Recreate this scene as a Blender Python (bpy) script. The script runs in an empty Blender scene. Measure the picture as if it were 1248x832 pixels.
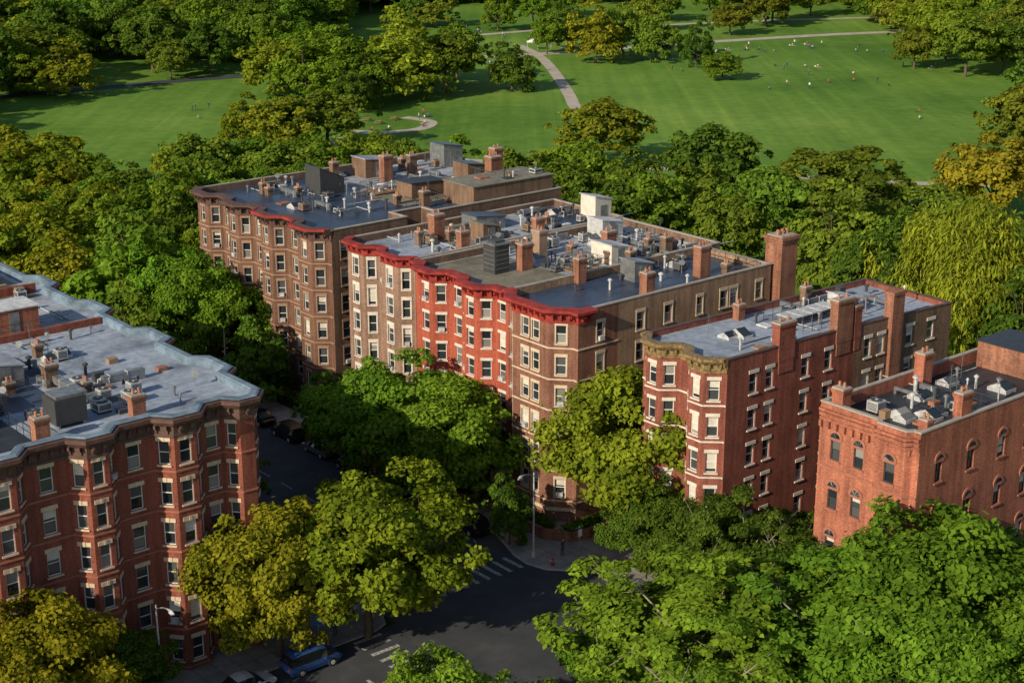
import bpy, math, random
import numpy as np
from mathutils import Vector, Matrix
random.seed(7)
SC=bpy.context.scene
COL=SC.collection
OX,OY=5.88,135.56
BX,BY=0.7679,0.6406
ROT=math.atan2(BY,BX)
def W(u,v): return (OX+u*BX-v*BY, OY+u*BY+v*BX)

# ------------------------------------------------------------------ materials
MATS={}
def newmat(name):
    m=bpy.data.materials.new(name); m.use_nodes=True
    nt=m.node_tree; nt.nodes.clear(); MATS[name]=m
    return m,nt,nt.nodes,nt.links
def noise(nt,co,scale,detail=4,rough=.6):
    n=nt.nodes.new('ShaderNodeTexNoise'); n.inputs['Scale'].default_value=scale
    n.inputs['Detail'].default_value=detail; n.inputs['Roughness'].default_value=rough
    nt.links.new(co,n.inputs['Vector']); return n.outputs['Fac']
def ramp(nt,fac,stops):
    r=nt.nodes.new('ShaderNodeValToRGB'); e=r.color_ramp.elements
    while len(e)<len(stops): e.new(.5)
    for i,(p,c) in enumerate(stops):
        e[i].position=p; e[i].color=(c[0],c[1],c[2],1)
    nt.links.new(fac,r.inputs['Fac']); return r.outputs['Color']
def mix(nt,fac,a,b,mode='MIX'):
    n=nt.nodes.new('ShaderNodeMix'); n.data_type='RGBA'; n.blend_type=mode
    for s,val in ((0,fac),(6,a),(7,b)):
        if isinstance(val,(int,float)): n.inputs[s].default_value=val
        elif isinstance(val,(tuple,list)): n.inputs[s].default_value=(*val[:3],1)
        else: nt.links.new(val,n.inputs[s])
    return n.outputs[2]
def finish(nt,col,rough=.85,spec=.3,metal=0,bump=None,bs=.3,bd=.03):
    b=nt.nodes.new('ShaderNodeBsdfPrincipled'); o=nt.nodes.new('ShaderNodeOutputMaterial')
    if isinstance(col,tuple): b.inputs['Base Color'].default_value=(*col[:3],1)
    else: nt.links.new(col,b.inputs['Base Color'])
    if isinstance(rough,(int,float)): b.inputs['Roughness'].default_value=rough
    else: nt.links.new(rough,b.inputs['Roughness'])
    b.inputs['Specular IOR Level'].default_value=spec; b.inputs['Metallic'].default_value=metal
    if bump is not None:
        bm=nt.nodes.new('ShaderNodeBump'); bm.inputs['Strength'].default_value=bs; bm.inputs['Distance'].default_value=bd
        nt.links.new(bump,bm.inputs['Height']); nt.links.new(bm.outputs[0],b.inputs['Normal'])
    nt.links.new(b.outputs[0],o.inputs[0]); return b
def coords(nt,kind='Object'):
    return nt.nodes.new('ShaderNodeTexCoord').outputs[kind]
def mapping(nt,co,scale):
    m=nt.nodes.new('ShaderNodeMapping'); m.inputs['Scale'].default_value=scale
    nt.links.new(co,m.inputs['Vector']); return m.outputs[0]
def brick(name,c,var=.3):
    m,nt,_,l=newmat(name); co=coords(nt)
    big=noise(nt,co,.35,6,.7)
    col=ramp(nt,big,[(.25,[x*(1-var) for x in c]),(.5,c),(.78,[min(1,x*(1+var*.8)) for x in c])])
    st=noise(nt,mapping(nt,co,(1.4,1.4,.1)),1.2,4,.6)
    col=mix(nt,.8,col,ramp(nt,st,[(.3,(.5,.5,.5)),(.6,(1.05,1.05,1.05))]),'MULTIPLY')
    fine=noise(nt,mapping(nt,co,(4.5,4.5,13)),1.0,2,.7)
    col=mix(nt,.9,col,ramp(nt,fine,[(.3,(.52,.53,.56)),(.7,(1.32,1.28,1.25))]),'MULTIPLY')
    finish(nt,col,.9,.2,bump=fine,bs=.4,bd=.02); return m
def stone(name,c,var=.25,rough=.8):
    m,nt,_,l=newmat(name); co=coords(nt)
    a=noise(nt,co,1.3,5,.7)
    col=ramp(nt,a,[(.25,[x*(1-var) for x in c]),(.75,[min(1,x*(1+var)) for x in c])])
    finish(nt,col,rough,.25,bump=a,bs=.15); return m
def roofm(name,c,stain,rough=.6,spec=.4):
    m,nt,_,l=newmat(name); co=coords(nt)
    a=noise(nt,co,.22,6,.62)
    col=ramp(nt,a,[(.32,stain),(.5,c),(.72,[min(1,x*1.15) for x in c])])
    b=noise(nt,co,1.6,5,.7)
    col=mix(nt,.8,col,ramp(nt,b,[(.3,(.52,.52,.55)),(.65,(1.1,1.1,1.1))]),'MULTIPLY')
    w=nt.nodes.new('ShaderNodeTexBrick'); w.inputs['Scale'].default_value=1
    w.inputs['Brick Width'].default_value=7.5; w.inputs['Row Height'].default_value=1.0
    w.inputs['Mortar Size'].default_value=.02; w.inputs['Color1'].default_value=(1,1,1,1); w.inputs['Color2'].default_value=(.86,.86,.86,1)
    w.inputs['Mortar'].default_value=(.55,.55,.55,1); nt.links.new(co,w.inputs['Vector'])
    col=mix(nt,.8,col,w.outputs['Color'],'MULTIPLY')
    finish(nt,col,rough,spec,bump=b,bs=.2); return m
def plain(name,c,rough=.6,spec=.4,metal=0,var=.15,sc=2.,tint=False):
    m,nt,_,l=newmat(name); co=coords(nt)
    a=noise(nt,co,sc,4,.6)
    col=ramp(nt,a,[(.3,[x*(1-var) for x in c]),(.7,[min(1,x*(1+var)) for x in c])])
    if tint:
        oi=nt.nodes.new('ShaderNodeObjectInfo'); col=mix(nt,1,col,oi.outputs['Color'],'MULTIPLY')
    finish(nt,col,rough,spec,metal); return m

brick('brick_g',(.27,.088,.06)); brick('brick_c',(.40,.10,.062),.25); brick('brick_d',(.25,.12,.085))
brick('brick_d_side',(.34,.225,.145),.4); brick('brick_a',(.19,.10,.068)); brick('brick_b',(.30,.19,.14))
brick('brick_e',(.27,.092,.065),.4); brick('brick_f',(.40,.15,.095),.35); brick('brick_chim',(.31,.145,.095),.45); brick('brick_brown',(.20,.13,.09),.4)
stone('stone_cream',(.55,.44,.32)); stone('stone_tan',(.30,.20,.14)); stone('stone_light',(.60,.55,.48)); stone('stone_red',(.32,.13,.09))
stone('coping',(.34,.31,.28))
plain('paint_red',(.27,.038,.032),.65,.2,var=.4,sc=1); plain('paint_brown',(.10,.055,.045),.6,var=.3); plain('paint_gold',(.20,.135,.06),.6,var=.7,sc=4)
plain('paint_blue',(.15,.21,.27),.6,.3,var=.45,sc=.8); plain('frame_white',(.70,.69,.66),.5,var=.06); plain('frame_dark',(.05,.05,.055),.5)
roofm('roof_silver',(.40,.44,.50),(.20,.22,.26)); roofm('roof_blue',(.36,.42,.51),(.19,.22,.28)); roofm('roof_dark',(.045,.07,.12),(.028,.038,.06),.38,.5)
roofm('roof_tan',(.23,.215,.165),(.14,.13,.10)); roofm('roof_black',(.035,.04,.05),(.02,.022,.03),.5); roofm('roof_white',(.62,.64,.66),(.36,.38,.4))
plain('metal_grey',(.28,.29,.30),.4,.5,.6,var=.3); plain('metal_light',(.50,.51,.52),.45,.5,.2,var=.35); plain('metal_dark',(.05,.052,.055),.5); plain('metal_rust',(.28,.12,.07),.7,var=.4)
plain('clay',(.36,.16,.09),.8); plain('bark',(.11,.085,.06),.9,.1,var=.4,sc=4); plain('bark_light',(.30,.27,.20),.9,.1,var=.3,sc=4)
plain('wood_deck',(.28,.18,.11),.7); plain('blind',(.55,.52,.45),.8); plain('rubber',(.02,.02,.02),.8)
plain('sign_blue',(.03,.16,.42),.4); plain('sign_green',(.03,.2,.1),.4); plain('white_cloth',(.75,.75,.75),.8)
plain('skin',(.45,.27,.19),.7); plain('shirt',(1,1,1),.9,.1,0,.05,tint=True); plain('trousers',(.04,.05,.09),.9); plain('hair',(.03,.02,.015),.8)
plain('car_paint',(1,1,1),.25,.6,0,.02,tint=True); plain('head_light',(.7,.7,.7),.2,.8); plain('tail_light',(.35,.02,.02),.3,.6)
plain('blanket',(1,1,1),.9,.1,0,.2,6,tint=True)
m,nt,_,l=newmat('car_glass'); finish(nt,(.012,.015,.018),.05,.8)
m,nt,_,l=newmat('glass')
g=nt.nodes.new('ShaderNodeNewGeometry')
c=ramp(nt,g.outputs['Random Per Island'],[(0,(.012,.016,.02)),(.45,(.03,.038,.045)),(.62,(.09,.095,.10)),(.78,(.02,.025,.03)),(.92,(.26,.255,.24))])
finish(nt,c,.07,.7)
def leafmat(name,dark,light,trans=.33):
    m,nt,_,l=newmat(name)
    at=nt.nodes.new('ShaderNodeAttribute'); at.attribute_name='tint'
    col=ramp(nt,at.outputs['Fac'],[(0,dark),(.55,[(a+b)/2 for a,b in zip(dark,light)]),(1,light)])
    oi=nt.nodes.new('ShaderNodeObjectInfo')
    col=mix(nt,1,col,oi.outputs['Color'],'MULTIPLY')
    d=nt.nodes.new('ShaderNodeBsdfDiffuse'); t=nt.nodes.new('ShaderNodeBsdfTranslucent')
    l.new(col,d.inputs[0]); tc=mix(nt,1,col,(1.3,1.3,.5),'MULTIPLY'); l.new(tc,t.inputs[0])
    m1=nt.nodes.new('ShaderNodeMixShader'); m1.inputs[0].default_value=trans; l.new(d.outputs[0],m1.inputs[1]); l.new(t.outputs[0],m1.inputs[2])
    o=nt.nodes.new('ShaderNodeOutputMaterial'); l.new(m1.outputs[0],o.inputs[0]); return m
leafmat('leaf',(.045,.092,.012),(.22,.325,.035))
m,nt,_,l=newmat('lawn'); co=coords(nt)
a=noise(nt,co,.016,7,.65); b=noise(nt,co,.35,5,.7)
col=ramp(nt,a,[(.30,(.07,.155,.022)),(.47,(.12,.225,.034)),(.6,(.155,.265,.045)),(.74,(.23,.31,.07))])
col=mix(nt,.6,col,ramp(nt,b,[(.3,(.65,.7,.65)),(.7,(1.25,1.2,1.1))]),'MULTIPLY')
for rotz,sc_,fac in ((-24,(.30,.007,1),.4),(32,(.16,.006,1),.4)):
    mp=nt.nodes.new('ShaderNodeMapping'); mp.inputs['Rotation'].default_value=(0,0,math.radians(rotz)); mp.inputs['Scale'].default_value=sc_; l.new(co,mp.inputs['Vector'])
    s=noise(nt,mp.outputs[0],1.0,3,.6)
    col=mix(nt,fac,col,ramp(nt,s,[(.35,(.72,.8,.72)),(.58,(1.08,1.08,1.05)),(.70,(1.6,1.42,1.4))]),'MULTIPLY')
finish(nt,col,.9,.1,bump=b,bs=.5,bd=.2)
m,nt,_,l=newmat('garden_soil'); co=coords(nt); a=noise(nt,co,.6,5,.7)
finish(nt,ramp(nt,a,[(.3,(.02,.03,.012)),(.6,(.04,.06,.02)),(.8,(.07,.06,.035))]),.95,.1)
m,nt,_,l=newmat('asphalt'); co=coords(nt); a=noise(nt,co,.25,6,.7); b=noise(nt,co,9,3,.7)
col=ramp(nt,a,[(.3,(.035,.04,.048)),(.55,(.055,.06,.068)),(.75,(.085,.088,.093))]); col=mix(nt,.5,col,ramp(nt,b,[(.3,(.7,.7,.7)),(.7,(1.3,1.3,1.3))]),'MULTIPLY')
finish(nt,col,.85,.3)
m,nt,_,l=newmat('pavement'); co=coords(nt); a=noise(nt,co,.5,5,.7)
col=ramp(nt,a,[(.3,(.23,.22,.21)),(.7,(.40,.375,.35))])
w=nt.nodes.new('ShaderNodeTexBrick'); w.inputs['Scale'].default_value=1; w.inputs['Brick Width'].default_value=1.5; w.inputs['Row Height'].default_value=1.5; w.offset=0
w.inputs['Mortar Size'].default_value=.03; w.inputs['Color1'].default_value=(1,1,1,1); w.inputs['Color2'].default_value=(.82,.82,.82,1); w.inputs['Mortar'].default_value=(.5,.5,.5,1)
l.new(co,w.inputs['Vector']); col=mix(nt,1,col,w.outputs['Color'],'MULTIPLY'); finish(nt,col,.85,.25)
plain('kerb_stone',(.36,.35,.34),.8); plain('path',(.42,.37,.31),.9,var=.2,sc=.3)
m,nt,_,l=newmat('marking'); co=coords(nt); a=noise(nt,co,5,5,.75)
finish(nt,ramp(nt,a,[(.4,(.10,.10,.10)),(.55,(.45,.45,.44)),(.7,(.62,.62,.60))]),.8,.2)

# ------------------------------------------------------------------ mesh builder
class MB:
    def __init__(s): s.v=[]; s.f=[]; s.m=[]; s.keys=[]
    def k(s,key):
        if key not in s.keys: s.keys.append(key)
        return s.keys.index(key)
    def face(s,pts,mat):
        i=len(s.v); s.v.extend(pts); s.f.append(tuple(range(i,i+len(pts)))); s.m.append(s.k(mat))
    def obox(s,o,d,n,s0,s1,o0,o1,z0,z1,mat):
        P=lambda a,b,z:(o[0]+d[0]*a+n[0]*b,o[1]+d[1]*a+n[1]*b,z)
        c=[P(s0,o0,z0),P(s1,o0,z0),P(s1,o1,z0),P(s0,o1,z0),P(s0,o0,z1),P(s1,o0,z1),P(s1,o1,z1),P(s0,o1,z1)]
        i=len(s.v); s.v.extend(c); k=s.k(mat)
        for f in ((0,1,2,3),(4,7,6,5),(0,4,5,1),(1,5,6,2),(2,6,7,3),(3,7,4,0)):
            s.f.append(tuple(i+j for j in f)); s.m.append(k)
    def box(s,x0,x1,y0,y1,z0,z1,mat):
        s.obox((0,0),(1,0),(0,-1),x0,x1,-y1,-y0,z0,z1,mat)
    def cyl(s,x,y,z0,z1,r0,r1,n,mat,cap=True):
        i=len(s.v); k=s.k(mat)
        for z,r in ((z0,r0),(z1,r1)):
            for j in range(n):
                a=2*math.pi*j/n; s.v.append((x+r*math.cos(a),y+r*math.sin(a),z))
        for j in range(n):
            s.f.append((i+j,i+(j+1)%n,i+n+(j+1)%n,i+n+j)); s.m.append(k)
        if cap: s.f.append(tuple(i+n+j for j in range(n))); s.m.append(k)
    def tube(s,a,b,r0,r1,n,mat):
        a=Vector(a); b=Vector(b); d=(b-a).normalized()
        p=d.orthogonal().normalized(); q=d.cross(p); i=len(s.v); k=s.k(mat)
        for c,r in ((a,r0),(b,r1)):
            for j in range(n):
                t=2*math.pi*j/n; s.v.append(tuple(c+p*(r*math.cos(t))+q*(r*math.sin(t))))
        for j in range(n):
            s.f.append((i+j,i+(j+1)%n,i+n+(j+1)%n,i+n+j)); s.m.append(k)
        s.f.append(tuple(i+n+j for j in range(n))); s.m.append(k)
    def mesh(s,name):
        me=bpy.data.meshes.new(name); me.from_pydata(s.v,[],s.f)
        for k in s.keys: me.materials.append(MATS[k])
        me.polygons.foreach_set('material_index',s.m); me.update(); return me
    def obj(s,name,parent=None):
        o=bpy.data.objects.new(name,s.mesh(name)); COL.objects.link(o)
        if parent: o.parent=parent
        return o
def empty(name,x=0,y=0,z=0,rot=0):
    e=bpy.data.objects.new(name,None); e.empty_display_size=.5; COL.objects.link(e)
    e.location=(x,y,z); e.rotation_euler=(0,0,rot); return e
def nrm(p,q):
    dx,dy=q[0]-p[0],q[1]-p[1]; L=math.hypot(dx,dy); d=(dx/L,dy/L); return d,(d[1],-d[0]),L
def offpoly(P,o,closed=True):
    n=len(P); out=[]
    for i in range(n):
        if closed or 0<i<n-1:
            _,n1,_=nrm(P[i-1],P[i]); _,n2,_=nrm(P[i],P[(i+1)%n])
        elif i==0: _,n1,_=nrm(P[0],P[1]); n2=n1
        else: _,n1,_=nrm(P[-2],P[-1]); n2=n1
        k=1+n1[0]*n2[0]+n1[1]*n2[1]
        out.append((P[i][0]+o*(n1[0]+n2[0])/k,P[i][1]+o*(n1[1]+n2[1])/k))
    return out
def sweep(mb,P,prof,mat,closed=False):
    rings=[[(x,y,z) for x,y in offpoly(P,o,closed)] for o,z in prof]
    n=len(P)
    for j in range(len(prof)-1):
        for i in range(n if closed else n-1):
            k=(i+1)%n
            mb.face([rings[j][i],rings[j][k],rings[j+1][k],rings[j+1][i]],mat)
    if not closed:
        mb.face([r[0] for r in rings],mat); mb.face([r[-1] for r in rings][::-1],mat)

def autocols(L):
    if L<1.25: return []
    if L<2.7: return [(L/2,min(.95,L*.52))]
    if L<3.6: return [(L/2,1.0)]
    if L<5.4: return [(L/2-.72,.98),(L/2+.72,.98)]
    n=int(L/2.6); return [((i+.5)*L/n,1.05) for i in range(n)]
def wall(pt,p0,p1,z0,za,zb,cols,rows,mat,st):
    d,n,L=nrm(p0,p1); w=pt['walls']; P=lambda s,o,z:(p0[0]+d[0]*s+n[0]*o,p0[1]+d[1]*s+n[1]*o,z)
    if not cols or not rows:
        w.face([P(0,0,z0),P(L,0,z0),P(L,0,zb),P(0,0,za)],mat); return
    cols=sorted(cols); rows=sorted(rows)
    sc=[0]
    for s,ww in cols: sc+= [s-ww/2,s+ww/2]
    sc.append(L); zc=[z0]
    for z,h in rows: zc+=[z,z+h]
    top=zc[-1]
    w.face([P(0,0,top),P(L,0,top),P(L,0,zb),P(0,0,za)],mat)
    for i in range(len(sc)-1):
        for j in range(len(zc)-1):
            s0,s1,a,b=sc[i],sc[i+1],zc[j],zc[j+1]
            if i%2==0 or j%2==0:
                w.face([P(s0,0,a),P(s1,0,a),P(s1,0,b),P(s0,0,b)],mat); continue
            D=-.24
            w.face([P(s0,0,a),P(s0,D,a),P(s1,D,a),P(s1,0,a)][::-1],mat)
            w.face([P(s0,0,b),P(s1,0,b),P(s1,D,b),P(s0,D,b)],mat)
            w.face([P(s0,0,a),P(s0,0,b),P(s0,D,b),P(s0,D,a)],mat)
            w.face([P(s1,0,a),P(s1,D,a),P(s1,D,b),P(s1,0,b)],mat)
            gl=pt['glass']; g=-.21; mid=a+(b-a)*.52; fr=pt['frames']; fm=st.get('frame','frame_white')
            gl.face([P(s0,g,a),P(s1,g,a),P(s1,g,mid),P(s0,g,mid)],'glass')
            gl.face([P(s0,g+.02,mid),P(s1,g+.02,mid),P(s1,g+.02,b),P(s0,g+.02,b)],'glass')
            f=.06; B=lambda a0,a1,b0,b1,c0,c1,mm,m_=fr: m_.obox(p0,d,n,a0,a1,b0,b1,c0,c1,mm)
            B(s0,s0+f,-.185,-.11,a,b,fm); B(s1-f,s1,-.185,-.11,a,b,fm)
            B(s0+f,s1-f,-.185,-.11,a,a+f,fm); B(s0+f,s1-f,-.185,-.11,b-f,b,fm); B(s0+f,s1-f,-.185,-.12,mid-.03,mid+.03,fm)
            r=random.random()
            if r<.3:
                hh=(b-a)*random.choice([.2,.35,.5,.8]); B(s0+f,s1-f,-.189,-.186,b-f-hh,b-f-.01,'blind')
            if random.random()<.14 and st.get('ac',True):
                B(s0+.16,s1-.16,-.1,.28,a+.02,a+.42,'metal_light')
            t=pt['trim']; tm=st['trim']
            B(s0-.12,s1+.12,.003,.11,a-.13,a,tm,t)
            lh=st.get('lint',.3)
            B(s0-.13,s1+.13,.003,.06,b,b+lh,tm,t)
            if st.get('surround'):
                B(s0-.11,s0,.003,.045,a,b,tm,t); B(s1,s1+.11,.003,.045,a,b,tm,t)
            if st.get('keystone'): B((s0+s1)/2-.1,(s0+s1)/2+.1,.06,.1,b,b+lh+.04,tm,t)
            if st.get('arch'):
                cs=(s0+s1)/2; r0=(s1-s0)/2; K=10
                zq=b+lh+.002
                for q in range(K):
                    a0=math.pi*q/K; a1=math.pi*(q+1)/K
                    gl.face([P(cs,.03,zq),P(cs+r0*math.cos(a0),.03,zq+r0*math.sin(a0)),P(cs+r0*math.cos(a1),.03,zq+r0*math.sin(a1))],'glass')
                    ra,rb=r0,r0+.22
                    q4=[(ra,a0),(rb,a0),(rb,a1),(ra,a1)]
                    t.face([P(cs+rr*math.cos(aa),.09,zq+rr*math.sin(aa)) for rr,aa in q4],tm)
                    t.face([P(cs+rb*math.cos(a0),.0,zq+rb*math.sin(a0)),P(cs+rb*math.cos(a1),.0,zq+rb*math.sin(a1)),P(cs+rb*math.cos(a1),.09,zq+rb*math.sin(a1)),P(cs+rb*math.cos(a0),.09,zq+rb*math.sin(a0))],tm)
def basepath(P,Q,bays):
    d,n,L=nrm(P,Q); X=lambda s,o:(P[0]+d[0]*s+n[0]*o,P[1]+d[1]*s+n[1]*o)
    out=[X(0,0)]
    for s0,s1,dep,cut in bays:
        out+=[X(s0,0),X(s0+cut,dep),X(s1-cut,dep),X(s1,0)]
    if bays and abs(bays[-1][1]-L)<.01: out.pop()
    out.append(X(L,0))
    if bays and bays[0][0]<.01: out.pop(0)
    return out
def cornice(pt,P,z,mat,big=.75,h=1.1,br=True,inn=-.36,frieze=None):
    c=pt['cornice']
    sweep(c,P,[(.0,z-.05),(.12,z-.05),(.12,z+h*.12),(.06,z+h*.14),(.06,z+h*.55),(big*.55,z+h*.62),(big*.8,z+h*.78),(big,z+h*.82),(big,z+h),(big*.8,z+h+.04),(0,z+h+.06),(inn,z+h+.04),(inn,z+h-.5)],mat)
    if br:
        for i in range(len(P)-1):
            d,n,L=nrm(P[i],P[i+1]); k=max(1,int(L/.75))
            for j in range(k):
                s=(j+.5)*L/k
                c.obox(P[i],d,n,s-.08,s+.08,.06,big*.72,z+h*.42,z+h*.62,frieze or mat); c.obox(P[i],d,n,s-.07,s+.07,.06,big*.35,z+h*.2,z+h*.42,frieze or mat)
def building(name,poly,specs,ztop,st,rows,roofmat,corn=None,cornmat='paint_brown',cop='coping',ztops=None,bands=None,cbig=.75,ch=1.1,roofdrop=.7,frieze=None):
    root=empty(name,OX,OY,0,ROT)
    pt={k:MB() for k in ('walls','glass','frames','trim','cornice','roof','rooftop','chimneys')}
    n=len(poly); zt=ztops or [ztop]*n
    for i in range(n):
        p,q=poly[i],poly[(i+1)%n]; mat,cols=specs[i]; _,_,L=nrm(p,q)
        c=autocols(L) if cols=='auto' else cols
        wall(pt,p,q,0,zt[i],zt[(i+1)%n],c,rows,mat,st)
    inner=offpoly(poly,-.32); outer=offpoly(poly,.05)
    for i in range(n):
        k=(i+1)%n
        a,b=zt[i],zt[k]
        pt['walls'].face([(*inner[k],b-roofdrop-.1),(*inner[i],a-roofdrop-.1),(*inner[i],a),(*inner[k],b)],specs[i][0])
        pt['roof'].face([(*outer[i],a+.09),(*outer[k],b+.09),(*inner[k],b+.09),(*inner[i],a+.09)],cop)
        pt['roof'].face([(*outer[i],a-.03),(*outer[k],b-.03),(*outer[k],b+.09),(*outer[i],a+.09)],cop)
        pt['roof'].face([(*inner[k],b-.03),(*inner[i],a-.03),(*inner[i],a+.09),(*inner[k],b+.09)],cop)
    pt['roof'].face([(*inner[i],zt[i]-roofdrop) for i in range(n)],roofmat)
    if corn: cornice(pt,corn,ztop-ch+.12,cornmat,cbig,ch,frieze=frieze)
    for z,hh,out,mm,path in (bands or []):
        sweep(pt['trim'],path,[(0,z),(out,z),(out,z+hh),(0,z+hh)],mm)
    return root,pt
def close(root,pt):
    for k,mb in pt.items():
        if mb.f: mb.obj(k,root)

def chimney(mb,u,v,z,w,d,h,mat='brick_chim',pots=2):
    w*=.82; d*=.85; h*=.85
    mb.box(u-w/2,u+w/2,v-d/2,v+d/2,z-.3,z+h-.45,mat)
    mb.box(u-w/2-.06,u+w/2+.06,v-d/2-.06,v+d/2+.06,z+h-.45,z+h-.3,mat)
    mb.box(u-w/2-.1,u+w/2+.1,v-d/2-.1,v+d/2+.1,z+h-.3,z+h-.12,mat)
    mb.box(u-w/2-.03,u+w/2+.03,v-d/2-.03,v+d/2+.03,z+h-.12,z+h,'coping')
    for i in range(pots):
        t=(i+.5)/max(1,pots)-.5
        if w>d: mb.cyl(u+t*w*.9,v,z+h,z+h+.4,.12,.1,8,'clay')
        else: mb.cyl(u,v+t*d*.9,z+h,z+h+.4,.12,.1,8,'clay')
def acunit(mb,u,v,z,s=.9,h=.9,mat='metal_light'):
    for a in (-1,1): mb.box(u-s/2,u+s/2,v+a*s*.35-.05,v+a*s*.35+.05,z,z+.18,'metal_dark')
    mb.box(u-s/2,u+s/2,v-s/2,v+s/2,z+.18,z+.18+h,mat)
    for k in range(5):
        zz=z+.3+k*(h-.2)/5
        mb.box(u-s/2+.08,u+s/2-.08,v-s/2-.012,v-s/2-.002,zz,zz+.06,'metal_dark'); mb.box(u-s/2-.012,u-s/2-.002,v-s/2+.08,v+s/2-.08,zz,zz+.06,'metal_dark')
    mb.cyl(u,v,z+.18+h,z+.24+h,s*.42,s*.42,14,'metal_dark'); mb.cyl(u,v,z+.24+h,z+.27+h,s*.12,s*.12,8,mat)
def vent(mb,u,v,z,h=.8,r=.12,mat='metal_light'):
    mb.cyl(u,v,z,z+h,r,r,8,mat,False); mb.cyl(u,v,z+h,z+h+.1,r*2,r*1.9,10,mat); mb.cyl(u,v,z+h+.1,z+h+.22,r*1.9,r*.4,10,mat)
def bulkhead(mb,u,v,z,w,d,h,mat,top='roof_silver',slope=.5,door=True):
    x0,x1,y0,y1=u-w/2,u+w/2,v-d/2,v+d/2; a,b=z+h,z+h-slope
    z-=.05
    mb.face([(x0,y0,z),(x1,y0,z),(x1,y0,b),(x0,y0,a)],mat); mb.face([(x1,y0,z),(x1,y1,z),(x1,y1,b),(x1,y0,b)],mat)
    mb.face([(x1,y1,z),(x0,y1,z),(x0,y1,a),(x1,y1,b)],mat); mb.face([(x0,y1,z),(x0,y0,z),(x0,y0,a),(x0,y1,a)],mat)
    e=.12
    T=[(x0-e,y0-e,a+.02),(x1+e,y0-e,b-.02),(x1+e,y1+e,b-.02),(x0-e,y1+e,a+.02)]; U=[(p[0],p[1],p[2]+.1) for p in T]
    mb.face(U,top); mb.face(T[::-1],top)
    for i in range(4): mb.face([T[i],T[(i+1)%4],U[(i+1)%4],U[i]],top)
    if door: mb.box(u-.45,u+.45,y0-.05,y0-.003,z+.15,z+2.0 if h>2.1 else z+h*.8,'metal_grey')
def skylight(mb,u,v,z,w,d):
    mb.box(u-w/2,u+w/2,v-d/2,v+d/2,z,z+.3,'metal_light')
    x0,x1,y0,y1=u-w/2+.05,u+w/2-.05,v-d/2+.05,v+d/2-.05; h0,h1=z+.302,z+.302+.25*d
    mb.face([(x0,y0,h0),(x1,y0,h0),(x1,v,h1),(x0,v,h1)],'glass'); mb.face([(x1,y1,h0),(x0,y1,h0),(x0,v,h1),(x1,v,h1)],'glass')
    mb.face([(x0,y1,h0),(x0,y0,h0),(x0,v,h1)],'metal_light'); mb.face([(x1,y0,h0),(x1,y1,h0),(x1,v,h1)],'metal_light')
def duct(mb,u,v,z,L,ax,s=.5):
    if ax: mb.box(u,u+s,v,v+L,z+.35,z+.35+s,'metal_grey'); mb.box(u+.001,u+s-.001,v+L,v+L+s,z,z+.35+s+.01,'metal_grey')
    else: mb.box(u,u+L,v,v+s,z+.35,z+.35+s,'metal_grey'); mb.box(u+L,u+L+s,v+.001,v+s-.001,z,z+.35+s+.01,'metal_grey')
    for k in range(int(L/1.5)):
        if ax: mb.box(u-.04,u+s+.04,v+k*1.5+.5,v+k*1.5+.56,z,z+.4+s,'metal_light')
        else: mb.box(u+k*1.5+.5,u+k*1.5+.56,v-.04,v+s+.04,z,z+.4+s,'metal_light')
def rail(mb,pts,z,h=1.05,mat='metal_dark'):
    for i in range(len(pts)-1):
        d,n,L=nrm(pts[i],pts[i+1])
        for zz in (.5,1.0): mb.obox(pts[i],d,n,0,L,-.02,.02,z+h*zz-.04,z+h*zz,mat)
        k=max(1,int(L/1.2))
        for j in range(k+1): mb.obox(pts[i],d,n,j*L/k-.02,j*L/k+.02,-.021,.021,z,z+h,mat)
def deck(mb,u,v,z,w,d):
    mb.box(u-w/2,u+w/2,v-d/2,v+d/2,z+.15,z+.28,'wood_deck'); rail(mb,[(u-w/2,v-d/2),(u+w/2,v-d/2),(u+w/2,v+d/2),(u-w/2,v+d/2),(u-w/2,v-d/2)],z+.28)
    mb.cyl(u,v,z+.28,z+.95,.04,.04,6,'metal_dark'); mb.cyl(u,v,z+.95,z+1.0,.5,.5,12,'white_cloth')
    for a in (0,2,4): mb.box(u+.8*math.cos(a)-.2,u+.8*math.cos(a)+.2,v+.8*math.sin(a)-.2,v+.8*math.sin(a)+.2,z+.28,z+.72,'metal_light')
def dish(mb,u,v,z):
    mb.cyl(u,v,z,z+.9,.03,.03,6,'metal_grey'); mb.tube((u,v,z+.95),(u-.08,v-.1,z+1.05),.05,.3,12,'metal_grey')
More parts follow.
